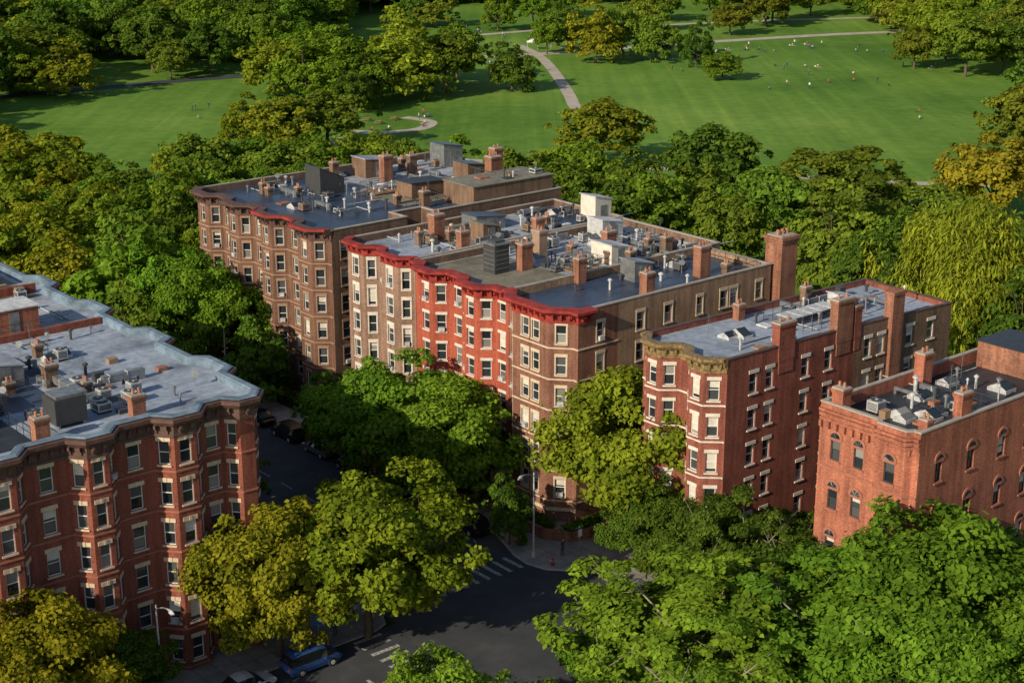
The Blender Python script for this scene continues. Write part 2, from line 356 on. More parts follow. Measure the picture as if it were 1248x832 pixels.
def clutter(mb,u0,u1,v0,v1,z,n,seed,avoid=()):
    R=random.Random(seed)
    for _ in range(n):
        u=R.uniform(u0,u1); v=R.uniform(v0,v1)
        if any(abs(u-a)<b and abs(v-c)<d for a,c,b,d in avoid): continue
        k=R.random()
        if k<.1: acunit(mb,u,v,z,R.uniform(.6,1.1),R.uniform(.4,.9),R.choice(['metal_light','metal_grey','wood_deck']))
        elif k<.42: vent(mb,u,v,z,R.uniform(.3,1.3),R.uniform(.06,.15),R.choice(['metal_light','metal_dark','metal_grey']))
        elif k<.48: skylight(mb,u,v,z,R.uniform(.9,1.6),R.uniform(1.2,2))
        elif k<.54: duct(mb,u,v,z,R.uniform(1.5,3.5),R.random()<.5,R.uniform(.2,.45))
        elif k<.57: dish(mb,u,v,z)
        elif k<.62: chimney(mb,u,v,z,R.uniform(.7,.9),R.uniform(.7,.9),R.uniform(1,1.8),'brick_brown')
        elif k<.82:
            L=R.uniform(2,5); a=(u,v,z+.12); b=(u+L,v,z+.12) if R.random()<.5 else (u,v+L,z+.12); mb.tube(a,b,.05,.05,6,R.choice(['metal_light','metal_dark']))
        elif k<.88: # antenna mast
            mb.cyl(u,v,z,z+2.2,.025,.02,5,'metal_grey')
            for q in range(4): mb.tube((u-.35+.04*q,v,z+1.5+q*.2),(u+.35-.04*q,v,z+1.5+q*.2),.015,.015,4,'metal_grey')
        elif k<.94: mb.box(u-R.uniform(.3,1.2),u+.4,v-.3,v+R.uniform(.3,1.0),z,z+R.uniform(.12,.3),R.choice(['metal_rust','roof_black','wood_deck','roof_white']))
        else: mb.box(u-.4,u+.4,v-.3,v+.3,z,z+R.uniform(.3,.8),R.choice(['metal_rust','metal_dark','wood_deck']))
def patch(mb,u0,u1,v0,v1,z,mat): mb.face([(u0,v0,z),(u1,v0,z),(u1,v1,z),(u0,v1,z)],mat)
def fire_escape(mb,u,v,zs,w=3.0,d=1.1):
    for i,z in enumerate(zs):
        mb.box(u-w/2,u+w/2,v-d,v-.02,z,z+.06,'metal_dark')
        rail(mb,[(u-w/2,v-.03),(u-w/2,v-d),(u+w/2,v-d),(u+w/2,v-.03)],z+.06,.95)
        if i:
            a=(u-w*.35,v-d*.5,z); b=(u+w*.3,v-d*.5,zs[i-1])
            for q in (-.25,.25): mb.tube((a[0],a[1]+q,a[2]),(b[0],b[1]+q,b[2]),.035,.035,4,'metal_dark')
            for k in range(1,9):
                t=k/9; mb.tube((a[0]+(b[0]-a[0])*t,a[1]-.25,a[2]+(b[2]-a[2])*t),(a[0]+(b[0]-a[0])*t,a[1]+.25,a[2]+(b[2]-a[2])*t),.03,.03,4,'metal_dark')

ROWS=lambda top,step,n,h:[(top-i*step,h) for i in range(n)]
def rect_front(v1,v0,bays,u1,name,ztop,st,rows,wf,wr,roofm_,cm,right=None,rear='auto',left=None,uf=0,**k):
    fr=basepath((uf,v1),(uf,v0),bays)
    poly=fr+[(u1,v0),(u1,v1)]
    specs=[(wf,'auto')]*(len(fr)-1)+[(wr,right),(wr,rear),(wr,left)]
    return building(name,poly,specs,ztop,st,rows,roofm_,corn=fr,cornmat=cm,**k),fr

ND='apartment_building'
g=.03
# D corner building
rowsD=ROWS(17.35,2.95,6,1.7)
stD=dict(trim='stone_cream',surround=True,lint=.3)
frD=basepath((0,9.6-g),(0,0),[(.6,9.0,1.5,1.7)])
poly=frD+[(4.9,0),(25.5,.02),(25.5,9.6-g)]
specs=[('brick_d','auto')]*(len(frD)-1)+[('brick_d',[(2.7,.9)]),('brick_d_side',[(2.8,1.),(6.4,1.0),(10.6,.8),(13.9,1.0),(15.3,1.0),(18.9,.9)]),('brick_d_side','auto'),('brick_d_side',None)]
bD=[(z-.5,.14,.08,'stone_cream',frD+[(4.9,0)]) for z,_ in rowsD]+[(1.2,.3,.16,'stone_cream',frD)]
rD,pD=building('corner_'+ND,poly,specs,20.5,stD,rowsD,'roof_dark',corn=frD+[(1.6,0)],cornmat='paint_red',bands=bD,ch=1.3,cbig=.85)
zr=19.8
c=pD['chimneys']; chimney(c,9.2,.75,zr,1.3,1.1,3.1); chimney(c,19,3.2,zr,1.7,1.2,3.6,pots=3); chimney(c,8.3,9.0,zr,1.2,.9,2.9); chimney(c,15,9,zr,.9,.8,2.4,'brick_brown')
c.box(25.9,28.2,-.9,1.2,0,22.6,'brick_chim'); c.box(25.8,28.3,-1.0,1.3,22.6,22.9,'brick_chim'); c.box(25.7,28.4,-1.1,1.4,22.9,23.2,'brick_chim'); c.box(25.95,28.15,-.8,1.1,23.2,23.3,'coping')
for t in (26.4,27.05,27.7): c.cyl(t,.15,23.3,23.8,.2,.16,8,'clay')
r=pD['rooftop']; clutter(r,4,24,2,8,zr,18,3,avoid=((9.2,.75,1,1),(19,3.2,1.5,1.4)))
bulkhead(r,13.5,6.6,zr,2.4,2,2.0,'metal_grey'); rail(r,[(18,1),(24.5,1),(24.5,8),(18,8)],zr)
t=pD['trim']
t.box(-2.6,-.05,7.9,9.5,3.2,3.7,'stone_cream'); t.box(-2.5,-2.15,8.0,8.3,0.9,3.2,'stone_cream'); t.box(-2.5,-2.15,9.1,9.4,.9,3.2,'stone_cream')
for k in range(5): t.box(-2.6-.32*(5-k),-.05,7.9,9.5,0.12+.15*k,.12+.15*(k+1)+.001*k,'stone_tan')
close(rD,pD)
# C
stC=dict(trim='stone_light',lint=.28); rowsC=ROWS(17.2,2.95,6,1.7)
(rC,pC),frC=rect_front(24.2-g,9.6+g,[(1.2,5.6,1.3,1.2),(8.2,12.6,1.3,1.2)],28.5,ND,20.3,stC,rowsC,'brick_c','brick_brown','roof_silver','paint_red',ch=1.2,cbig=.85)
z=19.6; patch(pC['roof'],1.2,9.5,10.2,23.6,z+.012,'roof_tan'); patch(pC['roof'],9.52,14,10.2,17,z+.012,'roof_blue'); patch(pC['roof'],20,28,10.2,17,z+.012,'roof_white')
r=pC['rooftop']
r.box(4.2,6.0,16.8,18.6,z,z+2.9,'metal_dark'); r.box(4.05,6.15,16.65,18.75,z+2.9,z+3.05,'metal_grey'); r.box(4.5,5.7,17.1,18.3,z+3.05,z+3.25,'metal_dark')
for k in range(5): r.box(4.15,4.19,16.9,18.5,z+.5+k*.45,z+.55+k*.45,'metal_grey'); r.box(4.3,5.9,16.75,16.79,z+.5+k*.45,z+.55+k*.45,'metal_grey')
chimney(pC['chimneys'],7.8,16.6,z,1.7,1.1,3.2); chimney(pC['chimneys'],19.2,16.6,z,1.6,1.1,2.6); chimney(pC['chimneys'],12.3,19.5,z,1.3,1.3,3.3,'stone_tan'); chimney(pC['chimneys'],23,12,z,1.2,.9,2.2,'brick_brown')
clutter(r,8.5,27.5,10.8,23.4,z,95,5,avoid=((7.8,16.6,1.4,1.2),(19.2,16.6,1.5,1.2)))
for i in range(3): acunit(r,13+i*1.4,21.5,z,1,.9); acunit(r,20.5+i*1.3,13,z,.8,.7,'metal_grey')
bulkhead(r,16.5,13.4,z,2.6,3,2.1,'stone_light','roof_white'); bulkhead(r,23,21.2,z,3,2.4,2.2,'metal_light','roof_white'); rail(r,[(9.8,10.4),(9.8,15.5),(14,15.5)],z); rail(r,[(17,18),(24,18),(24,14)],z)
deck(r,12,12.5,z,3.6,3)
close(rC,pC)
# B
stB=dict(trim='stone_light',lint=.36,surround=True)
(rB,pB),frB=rect_front(35.7,24.2+g,[(.3,5.2,1.2,1.0),(6.3,11.2,1.2,1.0)],28.5,ND,20.45,stB,ROWS(17.2,2.95,6,1.85),'brick_b','brick_brown','roof_silver','paint_red',ch=1.0,cbig=.6,left='auto')
z=19.75; patch(pB['roof'],1.1,8,24.8,35.2,z+.012,'roof_blue'); patch(pB['roof'],8.02,16,24.8,35.2,z+.012,'roof_tan'); patch(pB['roof'],22,28,24.8,35.2,z+.012,'roof_dark')
chimney(pB['chimneys'],8.2,31.5,z,1.7,1.3,3.3); chimney(pB['chimneys'],6.8,25.2,z,1.3,1,2.8); chimney(pB['chimneys'],17,25.2,z,1.5,.9,2.6)
r=pB['rooftop']; clutter(r,4,27.5,25.5,34.8,z,72,9,avoid=((8.2,31.5,1.5,1.3),))
bulkhead(r,27,22+5,z,2.4,2.4,3,'stone_light','roof_white'); bulkhead(r,15,32,z,4,2.6,1.8,'metal_grey','roof_dark'); bulkhead(r,12,28,z,2.2,2.2,2.0,'brick_brown','roof_tan'); rail(r,[(11,25),(11,31),(17,31)],z)
close(rB,pB)
# A
stA=dict(trim='stone_tan',lint=.3,surround=True)
frA=basepath((0,67.3),(0,39.2),[(0.6,5.2,1.3,1.1),(7.6,12.0,1.3,1.1),(14.6,19.2,1.3,1.1),(22.4,27.4,1.4,1.2)])
poly=frA+[(10,39.2),(10,42),(14,42),(14,39.6),(33,39.6),(36,67.3)]
specs=[('brick_a','auto')]*(len(frA)-1)+[('brick_brown','auto'),('brick_brown',None),('brick_brown',None),('brick_brown',None),('brick_brown','auto'),('brick_brown','auto'),('brick_brown','auto')]
bA=[(z-.55,.14,.1,'stone_tan',frA) for z,_ in ROWS(17.2,2.95,6,1.8)]
rA,pA=building(ND,poly,specs,20.5,stA,ROWS(17.2,2.95,6,1.8),'roof_dark',corn=frA,cornmat='paint_brown',bands=bA,ch=1.3,cbig=.85)
z=19.8; k=pA['chimneys']
sweep(pA['cornice'],offpoly(frA[-9:],.87,False),[(-.02,20.45),(.03,20.45),(.03,20.72),(-.25,20.72)],'paint_red')
patch(pA['roof'],14.5,32,46,56,z+.012,'roof_tan'); patch(pA['roof'],16,34,56.1,66.5,z+.012,'roof_silver')
r=pA['rooftop']
bulkhead(r,11.8,58.2,z,3.4,3.2,3.4,'metal_dark','roof_dark',1.6,False); bulkhead(r,26,42.8,z,12,5.6,2.4,'brick_brown','roof_tan',0,False); bulkhead(r,33,62,z,3,3,3,'metal_grey','roof_dark')
bulkhead(r,20,50,z,5,3,1.8,'brick_brown','roof_black',.2,False); bulkhead(r,29,52,z,3,3,2.6,'brick_brown','roof_dark'); bulkhead(r,22,63,z,4,3,2.4,'brick_brown','roof_silver')
chimney(k,21.3,59,z,1.6,1.3,3.8); chimney(k,29,47.5,z,1.9,1.5,4.6,pots=3); chimney(k,31.5,50,z,1.6,1.3,5); chimney(k,16,44,z,1.2,1.0,2.4,'brick_brown'); chimney(k,26,60,z,1.3,1,3.0,'brick_brown'); chimney(k,17,64,z,1.1,1,2.6,'brick_brown')
clutter(r,4,33,46,66,z,120,21); rail(r,[(12,44),(19,44),(19,47)],z); clutter(r,21,31,41,44.5,z+2.42,8,22); deck(r,17,54,z,4,3)
close(rA,pA)
# E
stE=dict(trim='stone_light',lint=.3,ac=False)
rowsE=ROWS(16.9,3.15,5,1.75)
frE=basepath((.3,-8.0),(.3,-17.6),[(.5,4.3,1.3,1.1),(5.4,9.4,1.3,1.2)])
poly=frE+[(16.5,-17.6),(30,-17.9),(30,-8)]
specs=[('brick_e','auto')]*(len(frE)-1)+[('brick_e',[(3.2,.95),(5.2,.9),(9.7,.95),(12.7,.95)]),('brick_brown',[(1.8,.9),(3.6,.9),(7.6,1.),(10.6,1.)]),('brick_e','auto'),('brick_e','auto')]
nf=len(frE)
rE,pE=building('brick_'+ND,poly,specs,20.4,stE,rowsE,'roof_blue',corn=frE,cornmat='paint_gold',ztops=[20.4]*nf+[20.1,19.7,19.9],ch=1.2,cbig=.5,bands=[(z-.5,.13,.08,'stone_light',frE) for z,_ in rowsE],roofdrop=.45,cop='paint_brown')
z=19.9; k=pE['chimneys']
def breast(u,w,top,mat='brick_e',v0=-17.6):
    k.box(u-w/2,u+w/2,v0-.1,v0+.75,19.0,top-.4,mat); k.box(u-w/2-.08,u+w/2+.08,v0-.18,v0+.83,top-.4,top-.15,mat); k.box(u-w/2-.05,u+w/2+.05,v0-.14,v0+.8,top-.15,top,'coping')
    k.box(u-w/2+.1,u+w/2-.1,v0-.08,v0-.003,17.9,19.0,mat)
    for q in (-.25,.25): k.cyl(u+q*w,v0+.35,top,top+.35,.12,.1,8,'clay')
breast(7.4,2.0,22.3); breast(14.9,2.1,22.9,'brick_chim'); breast(16.7,.9,22.0)
k.box(20.9,22.5,-18.15,-17.82,0,19,'brick_chim'); k.box(20.9,22.5,-18.15,-17.2,19,22.1,'brick_chim'); k.box(20.8,22.6,-18.25,-17.1,22.1,22.4,'brick_chim')
chimney(k,11,-9,z,1,.8,1.6); chimney(k,20,-9,z,1,.8,1.6,'brick_brown')
r=pE['rooftop']; clutter(r,4,28,-16,-9.5,z-.12,30,31)
for i in range(5): r.box(13+i*1.3,14.1+i*1.3,-13.5,-11.6,z+.5,z+.6,'metal_light'); r.box(13.1+i*1.3,13.2+i*1.3,-13.4,-11.7,z-.2,z+.5,'metal_grey')
bulkhead(r,20.5,-13,z-.1,2.2,2,1.6,'metal_light','roof_white'); rail(r,[(12,-15.5),(19.3,-15.5),(19.3,-11),(12,-11)],z-.1)
fire_escape(pE['trim'],26,-17.82,[13.2,10.05,6.9,3.75])
close(rE,pE)
# F
stF=dict(trim='stone_red',lint=.2,arch=True,frame='frame_dark',ac=False)
frF=basepath((.4,-27.2),(.4,-36.4),[(5.4,8.6,.5,.3)])
poly=frF+[(24,-36.4),(24,-27.2)]
specs=[('brick_f',[(1.6,.9),(3.8,.9)])]+[('brick_f','auto')]*(len(frF)-2)+[('brick_f',[(2.5,.8),(6.5,.9),(10.5,.9),(14,.9)]),('brick_f','auto'),('brick_f',None)]
rF,pF=building('brick_row_house',poly,specs,19.6,stF,ROWS(15.2,4.0,4,1.6),'roof_black',corn=None,bands=[(14.4,.2,.08,'stone_red',frF),(18.2,.2,.1,'brick_f',frF),(18.55,.25,.18,'brick_f',frF),(18.95,.2,.26,'brick_f',frF)],roofdrop=1.0)
k=pF['chimneys']; z=18.6
for i in range(12): pF['trim'].box(.1,.38,-27.5-i*.75,-27.3-i*.75,17.7,18.2,'brick_f')
chimney(k,1.0,-28.6,z,1.2,1.2,2.8,'brick_f'); chimney(k,6,-35.9,z,1.5,.9,3.4,'brick_f'); chimney(k,12,-28,z,1.4,1.1,3.2,'brick_f'); chimney(k,2,-35.6,z,.9,.9,1.9,'brick_f')
r=pF['rooftop']; clutter(r,3,16,-34.5,-28.5,z,36,41); bulkhead(r,21.5,-31.9,z,4.6,7.6,2.2,'brick_chim','roof_black',0,False); rail(r,[(4,-35.6),(11,-35.6),(11,-30)],z)
close(rF,pF)
# G
GU=-33.0
stG=dict(trim='stone_cream',lint=.32,surround=False,keystone=True); rowsG=ROWS(16.9,3.2,6,1.85)
frG=basepath((-75,0),(GU,0),[(3,7,1.2,1.1),(11,15,1.2,1.1),(19.4,23.4,1.3,1.1),(26.6,30.2,1.2,1.0),(33.2,37.2,1.3,1.1),(39.0,42,1.1,.9)])
rt=basepath(frG[-1],(GU,52),[(5,10,1.1,.9),(15,20,1.1,.9),(26,31,1.1,.9),(37,42,1.1,.9)])
poly=frG+rt[1:]+[(-75,52)]
specs=[('brick_g','auto')]*(len(frG)-1)+[('brick_g','auto')]*(len(rt)-1)+[('brick_g',None),('brick_g',None)]
bG=[(z-.55,.14,.08,'stone_red',frG+rt[1:]) for z,_ in rowsG]
rG,pG=building('corner_'+ND,poly,specs,20.5,stG,rowsG,'roof_blue',corn=frG+rt[1:],cornmat='paint_brown',cop='paint_blue',bands=bG,ch=1.5,cbig=.6,roofdrop=.3)
z=20.2; r=pG['rooftop']; k=pG['chimneys']
sweep(pG['roof'],frG+rt[1:],[(.30,20.69),(.36,20.75),(.2,20.82),(-.28,20.82),(-.33,20.76),(-.45,20.70),(-.45,20.2)],'paint_blue')
patch(pG['roof'],-74,-50,1,25,z+.012,'roof_black'); patch(pG['roof'],-49.9,-45,8,25,z+.013,'roof_dark'); patch(pG['roof'],-60,-34,25.2,36,z+.012,'roof_silver'); patch(pG['roof'],-60,-34,36.2,51,z+.013,'roof_tan')
pG['walls'].box(-74.6,-33.6,24.6,24.95,z,z+.6,'brick_g'); pG['walls'].box(-74.6,-33.6,38,38.3,z,z+.8,'brick_g')
r.box(-47.8,-45.4,2.6,4.8,z+.3,z+2.2,'metal_dark'); r.box(-47.6,-45.6,2.8,4.6,z+2.2,z+2.4,'metal_grey')
for a in (-47.6,-45.7): r.box(a,a+.15,2.7,4.7,z,z+.3,'metal_grey')
chimney(k,-49.6,1.2,z,1.3,1,2.3); chimney(k,-42,1.6,z,1.3,.9,2.1); chimney(k,-44,12,z,1.2,1,2.2,'brick_brown')
for i in range(4): acunit(r,-43.6+i*1.25,4.6+(i%2)*1.7,z,.9,.8)
bulkhead(r,-55,8,z,7,5,2.6,'metal_dark','roof_dark',.4); bulkhead(r,-40.6,28,z,4.4,3.2,2.2,'brick_f','roof_white',0,True); bulkhead(r,-47,15,z,3,3.4,2.2,'metal_grey','roof_silver'); bulkhead(r,-50,32,z,4,4,2.4,'brick_g','roof_silver'); bulkhead(r,-42,44,z,7,6,2.6,'brick_brown','roof_silver',0); bulkhead(r,-54,44,z,5,6,3,'brick_g','roof_tan',0)
clutter(r,-50,-40,3,23,z,60,51,avoid=((-46.6,3.8,2.2,2),)); clutter(r,-40,-35,2,23,z,8,54); clutter(r,-56,-35,26,50,z,80,52); clutter(r,-66,-50,2,23,z,30,53)
rail(r,[(-50,2),(-50,12),(-44.5,12)],z); rail(r,[(-36,26),(-42,26),(-42,36)],z); duct(r,-44,6.8,z,5,True,.6); duct(r,-41,9,z,3,False,.5); deck(r,-53,19,z,4,3)
close(rG,pG)

# ------------------------------------------------------------------ trees
def make_tree(name,H,R,ncl,nleaf,size,seed,trunk_r=.35,bark='bark',vert=.8,lump=.5,willow=False,crmin=.09,crmax=.25,limbs=14,limbout=.75,flat=.6,up=.5,jit=.6):
    rs=np.random.RandomState(seed); zc=H-R*vert
    i=np.arange(ncl)+.5; ph=np.arccos(1-1.74*i/ncl); th=math.pi*(1+5**.5)*i
    D=np.stack([np.cos(th)*np.sin(ph),np.sin(th)*np.sin(ph),np.cos(ph)],1)+rs.normal(0,.2,(ncl,3)); D/=np.linalg.norm(D,axis=1)[:,None]
    F=rs.normal(0,1,(5,3))*1.6; PH=rs.rand(5)*6.28
    lum=np.mean([np.sin(D@F[k]*1.9+PH[k]) for k in range(5)],0)
    Lr=1+lump*lum+rs.normal(0,.12,ncl)
    inn=rs.rand(ncl)<.3; Lr[inn]*=rs.uniform(.4,.85,inn.sum())
    cr=R*(crmin+(crmax-crmin)*rs.rand(ncl)**1.3)
    C=D*(Lr*(R-cr*.6))[:,None]; C[:,2]*=vert; C[:,2]+=zc
    ct=rs.uniform(.05,.8,ncl)
    wts=cr**2; wts/=wts.sum(); idx=rs.choice(ncl,nleaf,p=wts)
    q=rs.normal(0,1,(nleaf,3)); q/=np.linalg.norm(q,axis=1)[:,None]
    od=D[idx]
    fl=(q*od).sum(1)<-.4; q[fl]*=-1
    rad=cr[idx]*(rs.uniform(.25,1.0,nleaf)**.5+np.abs(rs.normal(0,.22,nleaf)))
    pos=C[idx]+q*rad[:,None]*np.array([1.1,1.1,flat])
    if willow:
        drop=rs.rand(nleaf)**1.2*H*.5; pos[:,2]-=drop*(np.hypot(pos[:,0],pos[:,1])/R)
        ang=np.arctan2(pos[:,1],pos[:,0]); sn=np.round(ang*34)/34; rr=np.hypot(pos[:,0],pos[:,1])
        pos[:,0]=rr*np.cos(sn*.6+ang*.4); pos[:,1]=rr*np.sin(sn*.6+ang*.4)
        pos[:,2]=np.maximum(pos[:,2],1.)
    nn=q*.6+od*.2+np.array([0,0,up])+rs.normal(0,jit,(nleaf,3))*.75; nn/=np.linalg.norm(nn,axis=1)[:,None]
    tt=np.cross(nn,rs.normal(0,1,(nleaf,3)))
    if willow: tt=np.tile(np.array([0,0,1.]),(nleaf,1))+rs.normal(0,.18,(nleaf,3)); tt-=nn*(tt*nn).sum(1)[:,None]
    tt/=np.linalg.norm(tt,axis=1)[:,None]; bb=np.cross(nn,tt)
    a=(size*rs.uniform(.3,.8,nleaf))[:,None]; b=a*(.35 if willow else .62)
    if willow: a=a*1.6
    V=np.stack([pos-tt*a,pos-bb*b+tt*a*.1,pos+tt*a,pos+bb*b+tt*a*.1],1).reshape(-1,3)
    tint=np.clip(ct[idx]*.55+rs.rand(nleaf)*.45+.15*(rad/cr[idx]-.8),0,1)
    mb=MB()
    mb.tube((0,0,-.1),(0,0,zc*.45),trunk_r*1.15,trunk_r*.85,8,bark); mb.tube((0,0,zc*.45),(0.1,.1,zc+R*vert*.35),trunk_r*.85,trunk_r*.25,7,bark)
    for k in rs.choice(ncl,min(limbs,ncl),replace=False):
        z0=zc*rs.uniform(.4,.8); lo=limbout/.75; e=np.array([C[k][0]*lo,C[k][1]*lo,z0+(C[k][2]-z0)*lo]); m_=np.array([e[0]*.45,e[1]*.45,z0+(e[2]-z0)*.6])
        mb.tube((0,0,z0),tuple(m_),trunk_r*.45,trunk_r*.25,6,bark); mb.tube(tuple(m_),tuple(e),trunk_r*.25,trunk_r*.06,5,bark)
        for _ in range(4):
            t_=rs.uniform(.3,.95); s_=m_+(e-m_)*t_; e2=s_+rs.normal(0,.13,3)*R+[0,0,.1*R]
            mb.tube(tuple(s_),tuple(e2),trunk_r*.1,trunk_r*.03,4,bark)
    nv=len(mb.v); allv=np.concatenate([np.array(mb.v),V]); nf=len(mb.f)
    me=bpy.data.meshes.new(name)
    ls=[len(f) for f in mb.f]; loops=np.concatenate([np.array([x for f in mb.f for x in f]),np.arange(nleaf*4)+nv]).astype(np.int32)
    tot=np.concatenate([np.array(ls),np.full(nleaf,4)]).astype(np.int32); st=np.concatenate([[0],np.cumsum(tot)[:-1]]).astype(np.int32)
    me.vertices.add(len(allv)); me.vertices.foreach_set('co',allv.astype(np.float32).ravel())
    me.loops.add(len(loops)); me.loops.foreach_set('vertex_index',loops)
    me.polygons.add(len(tot)); me.polygons.foreach_set('loop_start',st)
    me.materials.append(MATS['leaf']); me.materials.append(MATS[bark])
    me.polygons.foreach_set('material_index',np.concatenate([np.ones(nf),np.zeros(nleaf)]).astype(np.int32))
    at=me.attributes.new('tint','FLOAT','FACE'); at.data.foreach_set('value',np.concatenate([np.zeros(nf),tint]).astype(np.float32))
    me.update(calc_edges=True); me.validate(); return me
NEAR=[make_tree('near_tree_%d'%i,14,7,190,36000,.42,100+i,vert=[.8,.9,.75][i]) for i in range(3)]
TWIG=make_tree('twiggy_tree',14,8,200,38000,.44,140,bark='bark_light',crmin=.07,crmax=.18,limbs=46,limbout=.8,flat=.4,up=.75,trunk_r=.34)
MID=[make_tree('mid_tree_%d'%i,14,7,110,7500,.74,200+i,lump=.5,vert=[.8,.95,.7,.85,1.05][i],flat=.7) for i in range(5)]
WIL=make_tree('willow_mesh',15,8,120,28000,.42,300,willow=True,lump=.4)
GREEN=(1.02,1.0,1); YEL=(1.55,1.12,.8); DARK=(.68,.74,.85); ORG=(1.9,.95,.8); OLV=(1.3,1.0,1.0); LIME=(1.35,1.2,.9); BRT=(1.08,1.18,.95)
def tree(me,x,y,H,R,colr,name='deciduous_tree',baseR=7,baseH=14,parent=None,z=0):
    o=bpy.data.objects.new(name,me); COL.objects.link(o); o.location=(x,y,z)
    s=R/baseR; o.scale=(s*random.uniform(.88,1.12),s*random.uniform(.88,1.12),H/baseH); o.rotation_euler=(0,0,random.uniform(0,6.28))
    j=random.uniform(.82,1.18); o.color=(colr[0]*j*random.uniform(.88,1.14),colr[1]*j,colr[2]*j,1)
    if parent: o.parent=parent
    return o
def T(u,v,H,R,colr,me=None,name='deciduous_tree'):
    x,y=W(u,v); bh,br=(14,8) if me is TWIG else (14,7)
    return tree(me or random.choice(NEAR),x,y,H,R,colr,name,br,bh)
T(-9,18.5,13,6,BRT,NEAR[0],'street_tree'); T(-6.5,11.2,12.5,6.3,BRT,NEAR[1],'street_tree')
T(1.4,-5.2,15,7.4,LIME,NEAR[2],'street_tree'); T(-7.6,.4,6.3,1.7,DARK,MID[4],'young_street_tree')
T(-27.0,-5.4,13.2,7.4,YEL,NEAR[0],'street_tree'); T(-34.2,-3.8,12.6,5.4,YEL,NEAR[1],'street_tree')
T(-54.5,-6.5,11.2,5.8,(1.8,1.1,.7),NEAR[2],'street_tree'); T(-46.5,-3.5,6,3.2,DARK,NEAR[1])
T(-17,-31.5,12,8.3,BRT,TWIG,'honey_locust_tree'); T(-10,-38.5,12.5,8.5,BRT,TWIG,'honey_locust_tree'); T(-22,-36.5,11,6.5,BRT,TWIG,'honey_locust_tree'); T(-19,-25.5,7,4.0,BRT,NEAR[0])
T(-37.5,-28,10,4.6,BRT,NEAR[2]); T(-32.5,-33,9,4.6,GREEN,NEAR[0])
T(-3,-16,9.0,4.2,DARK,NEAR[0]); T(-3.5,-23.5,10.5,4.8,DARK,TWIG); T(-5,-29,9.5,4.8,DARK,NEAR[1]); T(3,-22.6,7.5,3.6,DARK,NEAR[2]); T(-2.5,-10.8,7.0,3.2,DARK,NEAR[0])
T(-3.5,-41,14.5,7,BRT,NEAR[2]); T(-10,-46.5,12,6.5,BRT,NEAR[1]); T(5,-45,13,7,GREEN,NEAR[0]); T(-1,-53,12,7,BRT,NEAR[2]); T(-14,-51,10,6,DARK,NEAR[0]); T(-12,-26,7,3.6,DARK,NEAR[0])
for u,v,H,R,c in [(-5,47,8,3.5,DARK),(-5.5,56,14.5,5.6,BRT),(-6,65.5,14,5.4,BRT),(-13,61,10,4.4,GREEN),(-8,74,14,6.4,BRT),(-2,82,14,6,GREEN),(6,76,14,5,LIME),(-12,84,12,5.4,YEL),(8,86,14,6,GREEN),(-6,94,13,6,LIME),(5,97,14,6,BRT),(-16,98,13,6,LIME),(-15,49,7,2.6,BRT),(-24,52,10,4.2,BRT),(-25,61,11,4.5,YEL),(-25,70,12,5,BRT),(-26,80,11,5,LIME),
    (-7,29,8,3.4,DARK),(-24.5,20,7,3,DARK),(14,100,13,6,BRT),(-6,105,13,6,YEL),(6,109,13,6,LIME),(20,90,13,6,GREEN),(26,98,13,6,BRT),(-18,110,13,6,YEL),(20,113,12,6,LIME),(34,102,13,6,GREEN),(-28,104,12,6,YEL),(-28,118,12,6,YEL),(16,80,13,5,BRT),(30,84,12,5,GREEN),(24,76,12,4.6,GREEN),(40,88,12,5.4,BRT),(44,78,12,5.4,GREEN),(36,74,12,4.6,GREEN)]:
    T(u,v,H,R,c,random.choice(MID+NEAR[:2]))
def P(x,y,H,R,c,me=None): return tree(me or random.choice(MID),x,y,H*.9,R*.86,c,'park_tree')
